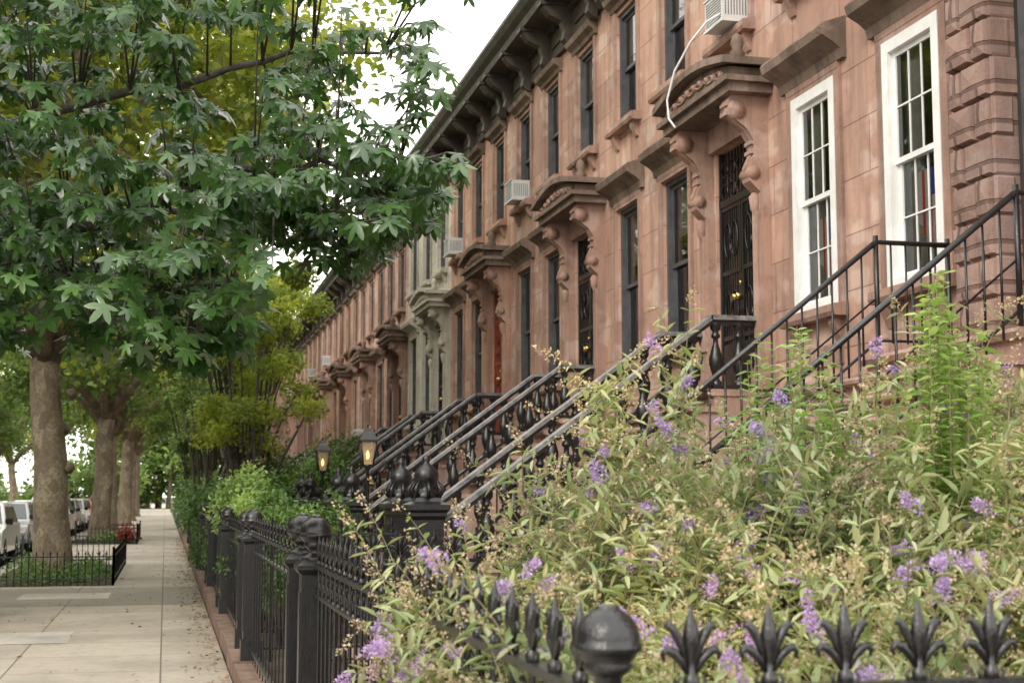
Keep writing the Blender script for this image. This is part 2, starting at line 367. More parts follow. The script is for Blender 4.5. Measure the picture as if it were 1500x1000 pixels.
def build_stoop():
    s=MB(); ir=MB()
    ya,yb=-.78,.96; zl=2.85; rise,tread=.18,.245; n=15; x0=-.62
    s.box(x0,0,ya,yb,0,zl-.07); s.extr([(0,zl-.07),(x0-.04,zl-.07),(x0-.06,zl-.04),(x0-.05,zl-.005),(x0-.03,zl),(0,zl)],'y',ya-.02,yb+.02)
    for i in range(1,n+1):
        z=zl-rise*i; xa=x0-tread*i; xb=x0-tread*(i-1)
        s.box(xa+.03,xb,ya+.2,yb-.2,0,z-.06)
        s.extr([(xb+.03,z-.06),(xa-.005,z-.06),(xa-.03,z-.045),(xa-.035,z-.02),(xa-.02,z),(xb+.03,z)],'y',ya-.03,yb+.03)
        s.box(xa+.03,xb,ya,ya+.2,0,z-.06); s.box(xa+.03,xb,yb-.2,yb,0,z-.06)
    k=rise/tread
    for y in (ya+.09,yb-.09):
        ir.beam((x0-2.8,y,zl+.05-2.8*k),(x0,y,zl+.05),.13,.05,0)
        ir.box(x0,0,y-.065,y+.065,zl+.005,zl+.05,0)
        bal=[(.062,0),(.062,.04),(.04,.055),(.034,.09),(.055,.15),(.075,.22),(.078,.28),(.055,.36),(.03,.44),(.028,.49),(.05,.51),(.05,.53),(.03,.56),(.06,.6),(.06,.66)]
        for i in range(10):
            x=x0-.2-.275*i; ir.lathe(x,y,bal,8,0,True,0,zl+.05+(x-x0)*k,False)
            ir.box(x-.05,x+.05,y-.05,y+.05,zl+.03+(x-x0)*k,zl+.11+(x-x0)*k,0)
        for x in (x0+.06,-.3,-.08): ir.lathe(x,y,bal,8,0,True,0,zl+.045,False)
        zr=.68
        ir.beam((x0-2.85,y,zl+zr-2.85*k),(x0,y,zl+zr),.11,.05,0); ir.beam((x0-2.85,y,zl+zr+.05-2.85*k),(x0,y,zl+zr+.05),.19,.05,1)
        ir.box(x0-.001,0,y-.05,y+.05,zl+zr,zl+zr+.05,0); ir.box(x0-.02,0,y-.095,y+.095,zl+zr+.05,zl+zr+.10,1)
        nx=x0-3.02; U=.13
        ir.box(nx-.21,nx+.21,y-.21,y+.21,0,.75,0); ir.box(nx-.18,nx+.18,y-.18,y+.18,.75,.85,0)
        ir.box(nx-.15,nx+.15,y-.15,y+.15,.85,1.38+U,0)
        for sg in (-1,1):
            ir.box(nx-.1,nx+.1,y+sg*.15-.015,y+sg*.15+.015,.95,1.3+U,0); ir.box(nx+sg*.15-.015,nx+sg*.15+.015,y-.1,y+.1,.95,1.3+U,0)
        q=math.pi/4
        ir.lathe(nx,y,[(.21,1.38),(.25,1.42),(.25,1.45),(.29,1.48),(.29,1.53),(.2,1.56),(.16,1.6)],4,0,False,q,U)
        ir.lathe(nx,y,[(.12,1.58),(.14,1.62),(.1,1.66),(.075,1.7),(.11,1.76),(.125,1.82),(.1,1.88),(.05,1.92),(.03,1.94),(.045,1.97),(.03,2.01),(0,2.03)],12,0,True,0,U)
        for j in range(8):
            a=j*math.pi/4; ir.tube([(nx+.13*math.cos(a),y+.13*math.sin(a),1.6+U),(nx+.18*math.cos(a),y+.18*math.sin(a),1.68+U),(nx+.12*math.cos(a),y+.12*math.sin(a),1.76+U)],[.02,.025,.01],5,0)
    return [('steps',s.mesh('steps',['step'])),('iron_balustrade',ir.mesh('iron_balustrade',['iron','irontop']))]
H={k:build_house(k) for k in ('brown','white','cream')}
ST=build_stoop()
reddoor=H['brown'][6][1].copy(); reddoor.materials[0]=M['red']; reddoor.materials[1]=M['red']
def place_house(style,y,x=FX,rz=0,stoop=True,red=False,name='brownstone_row_house',sc=(1,1,1)):
    e=empty(name,(x,y,0),rz,sc)
    for nm,me in H[style]:
        if me: put(nm,reddoor if (red and nm=='door') else me,e)
    if stoop:
        for nm,me in ST: put('stoop_'+nm,me,e)
    return e
for k in range(0,20):
    y=14.65+5.85*k
    if k==3: place_house('cream',y,name='cream_row_house')
    else: place_house('brown',y,red=(k==2 or k==7),stoop=k<15,sc=(1,1,.975 if k>3 else 1))
h0=place_house('white',8.8,stoop=False)
place_house('brown',2.95,stoop=False)
for k in range(0,14):
    place_house('brown',2+5.85*k+4,x=-19.5,rz=math.pi,stoop=False)

# rusticated entrance bay + iron stoop of nearest house
def parent_mesh(mb,name,mats,par): 
    o=put(name,mb.mesh(name,mats),None,(0,0,0)); o.parent=par; o.location=(-par.location[0],-par.location[1],0); return o
pr=MB(); z=2.9; i=0
while z<9.0:
    hh=.3
    for (ya,yb,xx) in ((9.16,9.72,5.85),(7.3,7.9,5.85)):
        cut=ya+(yb-ya)*(.38 if i%2 else .66)
        for a,b in ((ya,cut),(cut,yb)):
            j=random.uniform(-.02,.02)
            x0=xx+j; m=.022
            v=[(xx+.06,a+.006,z+.006),(xx+.06,b-.006,z+.006),(xx+.06,b-.006,z+hh-.006),(xx+.06,a+.006,z+hh-.006),
               (x0,a+m,z+m),(x0,b-m,z+m),(x0,b-m,z+hh-m),(x0,a+m,z+hh-m)]
            c=((x0-.02+random.uniform(-.012,.012)),(a+b)/2+random.uniform(-.04,.04),z+hh/2+random.uniform(-.04,.04))
            pr.add(v+[c],[(0,1,5,4),(1,2,6,5),(2,3,7,6),(3,0,4,7),(4,5,8),(5,6,8),(6,7,8),(7,4,8)],0)
        for sa,sb in ((xx+.02,xx+.36 if not i%2 else xx+.2),):
            d=ya-random.uniform(.005,.03)
            pr.add([(sa,ya,z+.006),(sb,ya,z+.006),(sb,ya,z+hh-.006),(sa,ya,z+hh-.006),(sa+m,d,z+m),(sb-m,d,z+m),(sb-m,d,z+hh-m),(sa+m,d,z+hh-m)],
                   [(0,1,5,4),(1,2,6,5),(2,3,7,6),(3,0,4,7),(4,5,6,7)],0)
    z+=hh; i+=1
for ya,yb in ((9.16,9.72),(7.3,7.9)):
    pr.box(5.9,6.3,ya+.004,yb-.004,0,9.0,1)
pr.box(6.0,6.14,7.9,9.16,5.7,9.0,1); pr.box(5.7,6.14,7.2,9.8,5.9,6.15,2)
parent_mesh(pr,'rusticated_entrance_piers',['rust','rust','hood'],h0)
dd=MB(); dd.box(6.08,6.13,7.92,9.14,2.86,5.69,0); 
for yy in (8.1,8.6): dd.box(6.05,6.08,yy,yy+.45,3.1,3.9,1); dd.box(6.05,6.08,yy,yy+.45,4.1,5.4,1)
parent_mesh(dd,'entrance_door',['dark','frame'],h0)
s=MB(); zl=2.80; n=15; rise=.18; tr=.225; x0=5.2
s.box(x0,6.14,7.85,9.9,0,zl-.07); s.extr([(6.14,zl-.07),(x0-.04,zl-.07),(x0-.06,zl-.03),(x0-.03,zl),(6.14,zl)],'y',7.83,9.92)
for i in range(1,n+1):
    z=zl-rise*i; xa=x0-tr*i; xb=x0-tr*(i-1)
    s.box(xa+.035,xb,7.85,9.9,0,z-.06)
    s.extr([(xb+.03,z-.06),(xa,z-.06),(xa-.03,z-.045),(xa-.035,z-.02),(xa-.02,z),(xb+.03,z)],'y',7.82,9.93)
parent_mesh(s,'stoop_steps',['step'],h0)
r=MB(); k=rise/tr
for y in (7.95,9.81):
    for dz,w in ((.88,.022),(.12,.012)):
        r.tube([(5.88,y,zl+dz),(5.25,y,zl+dz),(5.25-2.75,y,zl+dz-2.75*k)],w,8)
    r.tube([(5.25,y,zl+.45),(5.25-2.75,y,zl+.45-2.75*k)],.008,6)
    for x in (5.25,5.86,2.5):
        zb=zl if x>5.2 else zl-(5.25-x)*k
        r.tube([(x,y,zb),(x,y,zb+.93)],.02,8)
    for i in range(1,5): r.tube([(5.25+.125*i,y,zl+.1),(5.25+.125*i,y,zl+.88)],.0085,6)
    for i in range(1,22):
        x=5.25-.125*i; zb=zl-(5.25-x)*k; r.tube([(x,y,zb+.02),(x,y,zb+.88)],.0085,6)
parent_mesh(r,'stoop_iron_railing',['iron'],h0)
# flags hung just behind the lower sashes of the white windows
fl=MB()
M['flagred']=simple('flag_red',(.7,.03,.04),(.8,.05,.05),5,.8,0); M['flagblue']=simple('flag_blue',(.04,.08,.4),(.06,.12,.5),5,.8,0)
for (yc,zc) in ((10.70,4.15),(12.60,4.1)):
    xs=6.224
    for q in range(6):     # vertical stripes of a draped flag, blue canton on top
        ya=yc-.18+.055*q; yb_=ya+.055; wob=.006*(q%2); w2=.006*((q+1)%2)
        zb=zc-.42+.10*abs(q-2)
        fl.quad((xs+wob,ya,zb),(xs+w2,yb_,zb+.03),(xs+w2,yb_,zc+.12),(xs+wob,ya,zc+.12),q%2)
        fl.quad((xs+wob,ya,zc+.12),(xs+w2,yb_,zc+.12),(xs+w2,yb_,zc+.36),(xs+wob,ya,zc+.36),2 if q<3 else q%2)
parent_mesh(fl,'window_flag',['flagred','white','flagblue'],h0)

# window air conditioners
ac=MB()
ac.box(-.34,.1,-.3,.3,0,.40,0)
for i in range(9): ac.box(-.345,-.34,-.26,.26,.05+.035*i,.065+.035*i,1)
for i in range(8): ac.box(-.3+.04*i,-.285+.04*i,-.302,-.3,.08,.33,1)
ac.box(-.36,-.34,-.31,.31,-.01,.02,0); ac.box(-.36,-.34,-.31,.31,.39,.41,0)
acm=ac.mesh('air_conditioner',['plastic','slot'])
for (y,z) in ((14.5,6.96),(24.35,6.96),(30.2,6.96),(55.6,6.8),(20.5+5.85*7,6.8),(73.1,6.8),(14.65+5.85*5+1.95,3.5)):
    put('window_air_conditioner',acm,None,(FX-.02,y,z),0,(.85,.85,.9))
cb=MB(); cb.tube([(5.84,14.3,7.05),(5.72,14.4,6.98),(5.6,14.6,6.8),(5.52,14.9,6.55),(5.48,15.05,6.25),(5.48,15.0,6.02),(5.5,14.85,5.88)],.013,6)
put('hanging_cable',cb.mesh('hanging_cable',['white']))

# ------------------------------------------------------------ GROUND
def slabmat(name,c1,c2,mort,size=1.5,stain=(.16,.14,.115)):
    m,nt,b=newmat(name); p=pos(nt)
    br=N(nt,'ShaderNodeTexBrick',ins={'Scale':1.0,'Mortar Size':.009,'Mortar Smooth':.2,'Brick Width':size,'Row Height':size,'Color1':c4(c1),'Color2':c4(c2),'Mortar':c4(mort)})
    br.offset=0; L(nt,p,br.inputs['Vector'])
    col=mix(nt,ramp(nt,noise(nt,p,.5,4,.7),[(.42,(0,0,0)),(.75,(.65,.65,.65))]),br.outputs[0],stain)
    col=mix(nt,ramp(nt,noise(nt,p,7,3,.7),[(.5,(0,0,0)),(.8,(.5,.5,.5))]),col,stain)
    col=mix(nt,ramp(nt,noise(nt,p,60,2),[(.4,(.3,.3,.3)),(.6,(0,0,0))]),col,stain)
    L(nt,col,b.inputs['Base Color']); b.inputs['Roughness'].default_value=.88
    bump(nt,b,mathn(nt,'SUBTRACT',mathn(nt,'MULTIPLY',noise(nt,p,70,2),.3),br.outputs['Fac']),.008,.7); return m
M['walk']=slabmat('sidewalk_concrete',(.42,.365,.30),(.51,.45,.375),(.13,.11,.09))
M['darkslab']=slabmat('dark_concrete',(.27,.24,.2),(.33,.295,.25),(.1,.085,.07))  # darker slab tone for one band across the sidewalk
M['paleslab']=slabmat('pale_concrete',(.56,.52,.46),(.60,.56,.5),(.2,.18,.15),3)
M['asphalt']=simple('asphalt',(.035,.035,.036),(.065,.064,.062),3,.9,.01)
M['granite']=simple('granite_kerb',(.2,.19,.18),(.3,.29,.27),20,.8,.003)
M['soil']=simple('soil',(.035,.026,.018),(.08,.06,.04),6,.95,.03)
M['earth']=simple('ground_earth',(.05,.05,.035),(.09,.085,.06),.5,.95,.02)
M['kerbstone']=stone('brownstone_kerb',(.2,.135,.105),(.28,.19,.15),(.07,.052,.042),(.25,.19,.15),joints=False,tint=False)
def sheet(name,x0,x1,y0,y1,z,mat):
    g=MB(); g.quad((x0,y0,z),(x1,y0,z),(x1,y1,z),(x0,y1,z)); return put(name,g.mesh(name,[mat]))
sheet('ground',-1500,1500,-1500,1500,-.15,'earth')
sheet('road',-13.2,-3.86,-60,400,-.13,'asphalt')
def slab(name,x0,x1,y0,y1,z0,z1,mat):
    g=MB(); g.box(x0,x1,y0,y1,z0,z1); return put(name,g.mesh(name,[mat]))
slab('sidewalk',-3.7,.66,-30,300,-.14,0,'walk')
slab('kerb',-3.86,-3.703,-30,300,-.14,.004,'granite')
slab('sidewalk',-19.4,-13.4,-30,300,-.14,0,'walk')
slab('kerb',-13.397,-13.2,-30,300,-.14,.004,'granite')
slab('front_garden_ground',.92,6.1,-10,130,-.14,.03,'soil')
sheet('sidewalk_patch',-3.4,-1.1,18.0,19.5,.004,'paleslab')
sheet('sidewalk_patch',-3.69,.65,24.0,28.5,.004,'darkslab')
sheet('sidewalk_patch',-2.4,-.9,25.5,27.0,.008,'paleslab')
kb=MB()
y=-5
while y<75:
    kb.box(.68+random.uniform(-.01,.01),.94,y,y+1.46,-.1,.16+random.uniform(-.012,.012)); y+=1.47
put('garden_kerb',kb.mesh('garden_kerb',['kerbstone']))
n=900
X=np.concatenate([.64-np.abs(rng.normal(0,.16,n)),rng.uniform(-3.6,.6,420)]); Y=np.concatenate([rng.uniform(5,60,n),rng.uniform(12,60,420)])
P=np.stack([X,Y,rng.uniform(.012,.025,len(X))],1); d=rdir(len(X)); d[:,2]*=.15; u=rdir(len(X),3.); 
put('fallen_leaves',leaves('fallen_leaves',P,d,u,rng.uniform(.03,.08,len(X)),rng.uniform(.025,.05,len(X)),DIAM,['fallen']))

# ------------------------------------------------------------ IRON FENCES
def fleur(mb,x,y,z,ax,hd=True,kind=0):
    def P(s,h): return (x+s,y,z+h) if ax else (x,y+s,z+h)
    seg=6 if hd else 4
    mb.lathe(x,y,[(.008,-.02),(.018,-.005),(.018,.01),(.008,.02),(.009,.045),(.020,.075),(.016,.105),(.002,.155)],seg,0,hd,0,z,False)
    if hd:
        for sg in (-1,1):
            mb.tube([P(sg*.008,.02),P(sg*.022,.045),P(sg*.038,.062),P(sg*.052,.066),P(sg*.06,.056),P(sg*.056,.044)],[.006,.009,.011,.009,.006,.003],5)
            mb.tube([P(sg*.006,.03),P(sg*.018,.07),P(sg*.032,.10),P(sg*.046,.115),P(sg*.052,.105)],[.006,.009,.011,.008,.003],5)
            mb.tube([P(sg*.008,.0),P(sg*.024,-.012),P(sg*.03,.004),P(sg*.022,.014)],[.005,.006,.005,.003],4)
    else:
        for sg in (-1,1): mb.tube([P(sg*.006,.03),P(sg*.03,.08),P(sg*.045,.095),P(sg*.05,.08)],[.006,.01,.008,.004],3,0,False)
def fence_run(mb,p0,p1,ax,top=1.36,base=.16,sp=.165,hd=True,rings=True,short=True,pr_=.009):
    (xa,ya),(xb,yb)=p0,p1; Lg=math.hypot(xb-xa,yb-ya); n=max(1,int(round(Lg/sp)))
    def rail(z,h,w):
        if ax: mb.box(xa,xb,ya-w/2,ya+w/2,z,z+h)
        else: mb.box(xa-w/2,xa+w/2,ya,yb,z,z+h)
    rail(top,.022,.04); rail(top-.16,.018,.034); rail(base+.1,.025,.036)
    if short: rail(base+.3,.018,.03)
    for i in range(n):
        t=(i+.5)/n; x=xa+(xb-xa)*t; y=ya+(yb-ya)*t
        mb.lathe(x,y,[(pr_,base-.02),(pr_,top)],5,0,True,0,0,False)
        fleur(mb,x,y,top+.03,ax,hd,0)
        if rings: 
            for dz,rr in ((-.07,.045),):
                mb.tube([(x+(sp*.5+rr*math.cos(a) if ax else 0),y+(0 if ax else sp*.5+rr*math.cos(a)),top+dz+rr*math.sin(a)) for a in [j*.785 for j in range(9)]],.006,4)
        q=(i+1)/n
        if q<.999 and short:
            x2=xa+(xb-xa)*q; y2=ya+(yb-ya)*q
            mb.lathe(x2,y2,[(.007,base),(.007,base+.42),(.018,base+.45),(.003,base+.54)],4,0,True,0,0,False)
def ballpost(mb,x,y,top=1.6,w=.13,r=.068):
    h=w/2; zb=top-.34
    mb.box(x-h*1.25,x+h*1.25,y-h*1.25,y+h*1.25,.1,.36); mb.box(x-h,x+h,y-h,y+h,.36,zb)
    for sg in (-1,1):
        mb.box(x-h*.6,x+h*.6,y+sg*h-.008,y+sg*h+.008,.45,zb-.1); mb.box(x+sg*h-.008,x+sg*h+.008,y-h*.6,y+h*.6,.45,zb-.1)
    q=math.pi/4
    mb.lathe(x,y,[(w*.72,zb),(w*.95,zb+.03),(w*.95,zb+.055),(w*.75,zb+.075),(w*.5,zb+.1)],4,0,False,q)
    zc=top-r*1.1
    pf=[(r*.8,zb+.06),(r*.95,zb+.09),(r*.9,zb+.10),(r*.5,zb+.115),(r*.42,zc-r*1.15),(r*.6,zc-r*1.0),(r*.8,zc-r*.8)]
    pf+=[(r*math.cos(a),zc+r*math.sin(a)) for a in [math.radians(d) for d in (-45,-30,-22)]]
    pf+=[(r*1.06,zc-r*.3),(r*1.07,zc-r*.15),(r*1.0,zc-r*.08)]
    pf+=[(r*math.cos(a),zc+r*math.sin(a)) for a in [math.radians(d) for d in range(4,70,9)]]
    pf+=[(r*.38,zc+r*.94),(r*.38,zc+r*1.0),(r*.3,zc+r*1.04),(0,zc+r*1.08)]
    mb.lathe(x,y,pf,24,0)
FXN=.85
def finish_fence(mb,name='iron_fence'): put(name,mb.mesh(name,['iron']))
f=MB(); ballpost(f,FXN,2.71,1.54,.12,.064); fence_run(f,(FXN+.09,2.71),(5.6,2.71),1,1.35); fence_run(f,(FXN,2.80),(FXN,8.2),0,1.34,hd=True,sp=.2)
ballpost(f,FXN,8.3,1.64,.17,.09); ballpost(f,FXN,9.15,1.64,.17,.09); finish_fence(f)
f=MB(); fence_run(f,(FXN,9.27),(FXN,14.15),0,1.36,sp=.36,short=False,rings=False,pr_=.006); ballpost(f,FXN,14.25,1.62,.17,.09); fence_run(f,(FXN+.1,14.25),(2.3,14.25),1,1.36,hd=False,rings=False); finish_fence(f)
f=MB(); fence_run(f,(FXN+.1,8.3),(2.2,8.3),1,1.36,hd=True); finish_fence(f)
f=MB(); fence_run(f,(FXN+.1,11.4),(2.2,11.4),1,1.3,hd=False,rings=False)
y=15.4
for k in range(6):
    ballpost(f,FXN,y,1.6,.17,.09); fence_run(f,(FXN,y+.1),(FXN,y+4.5),0,1.33,hd=False,rings=False,sp=.45,short=False,pr_=.006); ballpost(f,FXN,y+4.6,1.6,.17,.09)
    fence_run(f,(FXN+.1,y+4.6),(2.2,y+4.6),1,1.3,hd=False,rings=False,sp=.2); y+=5.85
finish_fence(f)
# tree-pit guard
def pit(y0,y1):
    f=MB()
    for ax,(a,b) in ((1,((-3.45,y0),(-.95,y0))),(1,((-3.45,y1),(-.95,y1))),(0,((-.95,y0),(-.95,y1)))):
        (xa,ya),(xb,yb)=a,b
        for z in (.12,.55):
            if ax: f.box(xa,xb,ya-.012,ya+.012,z,z+.025)
            else: f.box(xa-.012,xa+.012,ya,yb,z,z+.025)
        L_=(xb-xa)+(yb-ya); n=int(L_/.13)
        for i in range(n+1):
            t=i/n; x=xa+(xb-xa)*t; y=ya+(yb-ya)*t; f.lathe(x,y,[(.01,0),(.01,.6),(.018,.62),(.002,.68)],4,0,False,0,0,False)
        for x,y in (a,b): f.box(x-.025,x+.025,y-.025,y+.025,0,.75)
    put('tree_pit_fence',f.mesh('tree_pit_fence',['iron']))
    sheet('tree_pit_soil',-3.45,-.95,y0,y1,.012,'soil')
pit(29.2,38); pit(53.5,60)

# ------------------------------------------------------------ PLANTS
def cloud_pts(cs,n):
    P=[];D=[]
    vol=np.array([c[3]*c[4]*c[5] for c in cs])**.8; vol/=vol.sum()
    for c,v in zip(cs,vol):
        k=int(n*v)+1; d=rng.normal(size=(k,3)); d/=np.linalg.norm(d,axis=1,keepdims=True); r=rng.random(k)**.45
        r*=1+.22*np.sin(d[:,0]*7+c[0]*3)*np.sin(d[:,1]*6+c[1])+.15*rng.normal(size=k)
        P.append(np.array(c[:3])+d*r[:,None]*np.array(c[3:])); D.append(d)
    return np.concatenate(P),np.concatenate(D)
def shrub(name,cs,n,ln,wd,mat,stems=None,tpl=DIAM):
    P,D=cloud_pts(cs,n); P[:,2]=np.maximum(P[:,2],.04); k=len(P)
    d=D*.5+rdir(k,-.1); u=D*.4+rdir(k,1.0,.6)
    return leaves(name,P,d,u,rng.uniform(.7,1.2,k)*ln,rng.uniform(.7,1.2,k)*wd,tpl,[mat])
def plant(name,cs,n,ln,wd,mat,stem=True,tpl=DIAM,split=True):
    e=empty(name,(0,0,0))
    c2=[]
    for c in cs:
        if not split: c2.append(c); continue
        for q in range(9):
            d=Vector((random.gauss(0,1),random.gauss(0,1),random.gauss(0,1))).normalized()*random.random()**.5
            s=random.uniform(.3,.55); c2.append((c[0]+d.x*c[3]*.75,c[1]+d.y*c[4]*.75,c[2]+d.z*c[5]*.8,c[3]*s,c[4]*s,c[5]*s))
    put('foliage',shrub('foliage',c2,n,ln,wd,mat,tpl=tpl),e)
    if stem:
        mb=MB()
        for c in cs:
            for q in range(6):
                a=random.uniform(0,6.28); mb.tube([(c[0]+.08*math.cos(a),c[1]+.08*math.sin(a),0),(c[0]+c[3]*.3*math.cos(a),c[1]+c[4]*.3*math.sin(a),c[2]*.6),(c[0]+c[3]*.6*math.cos(a),c[1]+c[4]*.6*math.sin(a),c[2]+c[5]*.4)],[.02,.014,.006],5)
        put('stems',mb.mesh('stems',['bark2']),e)
plant('garden_shrub',[(1.4,16.8,1.1,.55,1.0,.75),(1.3,18.4,1.25,.5,.9,.75),(1.9,18.0,1.0,.6,.8,.75)],10000,.08,.045,'shrub')
plant('garden_shrub',[(1.3,20.4,1.3,.5,.8,.7),(1.2,22.2,1.4,.5,.9,.7)],6500,.09,.05,'lime')
plant('garden_shrub',[(1.6,24.5,1.3,.6,1.2,.8),(2.9,28,1.6,.8,1.0,.9),(1.3,27,1.4,.6,1.2,.8)],9000,.1,.055,'shrub')
plant('garden_shrub',[(2.4,30.5,1.7,1.0,1.4,1.2),(3.6,32,2.4,1.0,1.4,1.1)],8000,.11,.06,'planed')
plant('garden_shrub',[(1.4,36,1.1,.9,1.6,1.0),(1.6,42,1.3,1.1,2,1.2)],8000,.13,.07,'shrub')
plant('garden_shrub',[(1.4,52,1.3,1.3,3,1.3),(1.4,64,1.5,1.3,3,1.5),(1.4,78,1.8,1.3,4,1.7)],7000,.2,.12,'shrub')
plant('garden_hedge',[(.9,20.5,.7,.25,1.0,.5),(.95,27.5,.8,.3,1.5,.6),(.8,32.5,.7,.3,1.6,.6)],4500,.07,.04,'shrub')
plant('tree_pit_plants',[(-2.2,30.3,.12,1.1,.9,.3),(-1.6,33,.1,.5,2.5,.28),(-2.8,35,.15,.6,2,.32)],4000,.09,.06,'shrub',False,split=False)
plant('tree_pit_plants',[(-1.8,54.8,.15,.8,1,.35),(-1.6,58,.1,.5,2,.3)],1500,.12,.08,'shrub',False,split=False)
plant('red_flowers',[(-1.35,54.3,.35,.4,.4,.35)],700,.09,.07,'redleaf',False,split=False)

# ---- buddleia mass behind the near fence
peaks=[(1.1,5.1,1.50,.5),(1.45,5.3,1.85,.42),(1.8,5.2,2.22,.5),(2.05,4.5,1.95,.7),(2.6,4.5,2.05,.6),(3.1,5.2,2.3,.7),(1.2,3.9,1.40,.6),(2.0,3.6,1.45,.6),(2.6,6.0,2.0,.7),(2.1,5.9,1.9,.5),(2.8,3.5,1.5,.6)]
def env(x,y): return max(h*math.exp(-((x-a)**2+(y-b)**2)/(2*(s*1.25)**2)) for a,b,h,s in peaks)
def bud_stem(mb,base,ctl,tip,r,t0,sp,ll,store,wr=.2,flower=True,pair=2):
    b,c,t=Vector(base),Vector(ctl),Vector(tip); Lg=(c-b).length+(t-c).length
    pts=[b*(1-q)**2+c*2*q*(1-q)+t*q*q for q in [i/6 for i in range(7)]]
    mb.tube([tuple(p) for p in pts],[r*(1-.75*i/6) for i in range(7)],4)
    n=int(Lg*(1-t0)/sp); ang=random.uniform(0,6.28)
    for i in range(n):
        q=t0+(1-t0)*(i+.5)/n; p=b*(1-q)**2+c*2*q*(1-q)+t*q*q; d=((c-b)*(1-q)+(t-c)*q).normalized()
        a=d.cross(Vector((.3,.2,1))).normalized(); bb=d.cross(a); ang+=1.57+random.uniform(-.3,.3)
        for k in range(pair):
            th=ang+math.pi*k; o=a*math.cos(th)+bb*math.sin(th)
            dr=o*.9+d*random.uniform(.1,.7)+Vector((0,0,random.uniform(-.45,.15)))
            s=ll*random.uniform(.55,1.15)*(1-.35*q)
            store.append((tuple(p),tuple(dr),(random.uniform(-.5,.5),random.uniform(-.5,.5),1),s,s*wr*random.uniform(.8,1.2)))
    if flower:
        d=(t-c).normalized(); d=(d+Vector((random.uniform(-.3,.3),random.uniform(-.3,.3),-.1))).normalized()
        return t,d
stems=MB(); store=[]; fl=[]
def addstem(base,ctl,tip,side=3):
    t,d=bud_stem(stems,base,ctl,tip,.006,.35,.062,.125,store,.27); fl.append((t,d))
    for q in range(side):
        u=random.uniform(.5,.9); b,c,tt=Vector(base),Vector(ctl),Vector(tip); p=b*(1-u)**2+c*2*u*(1-u)+tt*u*u
        o=Vector((random.uniform(-.2,.2),random.uniform(-.2,.2),random.uniform(.08,.30)))
        t,d=bud_stem(stems,p,p+o*.5+Vector((0,0,.04)),p+o,.003,.1,.05,.09,store,.27)
        if random.random()<.85: fl.append((t,d))
cnt=0
while cnt<680:
    bx=random.uniform(1.0,3.8); by=random.uniform(3.05,6.6)
    tx=bx+random.gauss(0,.34); ty=by+random.gauss(0,.35)
    if tx<.9 or ty<2.80 or (tx<1.3 and ty>5.9): continue
    if ty<3.1 and random.random()<.5: continue
    Hh=env(tx,ty)
    if Hh<.55: continue
    z=Hh*random.uniform(.62,1.06)
    addstem((bx,by,.03),(bx+(tx-bx)*.25,by+(ty-by)*.25,z*1.0),(tx,ty,z-random.uniform(-.05,.1))); cnt+=1
for i in range(75):     # shoots arching out over the sidewalk fence
    ty=random.uniform(3.35,5.3); tx=random.uniform(.66,.98); z=random.uniform(1.0,1.4)-(.95-tx)*.25
    addstem((random.uniform(1.0,1.4),ty+random.uniform(-.3,.3),.03),(1.05,ty,z*1.2),(tx,ty,z),2)
e=empty('butterfly_bush')
put('stems',stems.mesh('stems',['stem']),e)
A=store; put('leaves',leaves('leaves',[a[0] for a in A],np.array([a[1] for a in A]),np.array([a[2] for a in A]),np.array([a[3] for a in A]),np.array([a[4] for a in A]),LANCE,['bud']),e)
fp=[];fd=[];fm=[];fs=[]
for t,d in fl:
    k=random.random(); typ=0 if k<.17 else (1 if k<.19 else 2)
    if typ==2 and random.random()<.2: continue
    Lf=random.uniform(.045,.09) if typ<2 else random.uniform(.07,.19); n=110 if typ<2 else 46
    dn=np.array(d); c=np.array(t)
    s=rng.random(n); off=rng.normal(size=(n,3)); off/=np.linalg.norm(off,axis=1,keepdims=True)
    rad=(.027*(1-s*.5) if typ<2 else .024*(1-s*.6))
    P=c+dn*(s*Lf)[:,None]+off*(rad*np.sqrt(rng.random(n)))[:,None]
    fp.append(P); fd.append(off+dn*.5); fm+= [typ]*n; fs.append(np.full(n,.0115)*rng.uniform(.6,1.3,n))
fp=np.concatenate(fp);fd=np.concatenate(fd);fs=np.concatenate(fs)
put('flower_panicles',leaves('flower_panicles',fp,fd,rdir(len(fp)),fs,fs*.8,DIAM,['purple','pink','dry'],np.array(fm)),e)
# ---- bright green upright shrubs
for (cx,cy,h,ra,n) in ((2.29,5.0,2.50,.25,60),(2.70,4.62,2.62,.19,46),(3.05,4.95,2.35,.28,38),(1.25,5.1,1.58,.25,30),(.95,4.5,1.36,.2,22)):
    mb=MB(); st=[]
    for i in range(n):
        a=random.uniform(0,6.28); rr=ra*math.sqrt(random.random()); tx,ty=cx+rr*math.cos(a)*1.3,cy+rr*math.sin(a)*1.3
        z=h*(1-.42*(rr/ra)**1.2*random.uniform(.4,1)) 
        bud_stem(mb,(cx+rr*.3*math.cos(a),cy+rr*.3*math.sin(a),.03),(cx+rr*math.cos(a),cy+rr*math.sin(a),z*.6),(tx,ty,z),.006,.42,.034,.085,st,.46,False,2)
    e=empty('green_shrub'); put('stems',mb.mesh('stems',['stem']),e)
    put('leaves',leaves('leaves',[a[0] for a in st],np.array([a[1] for a in st]),np.array([a[2] for a in st]),np.array([a[3] for a in st]),np.array([a[4] for a in st]),LANCE,['lime']),e)

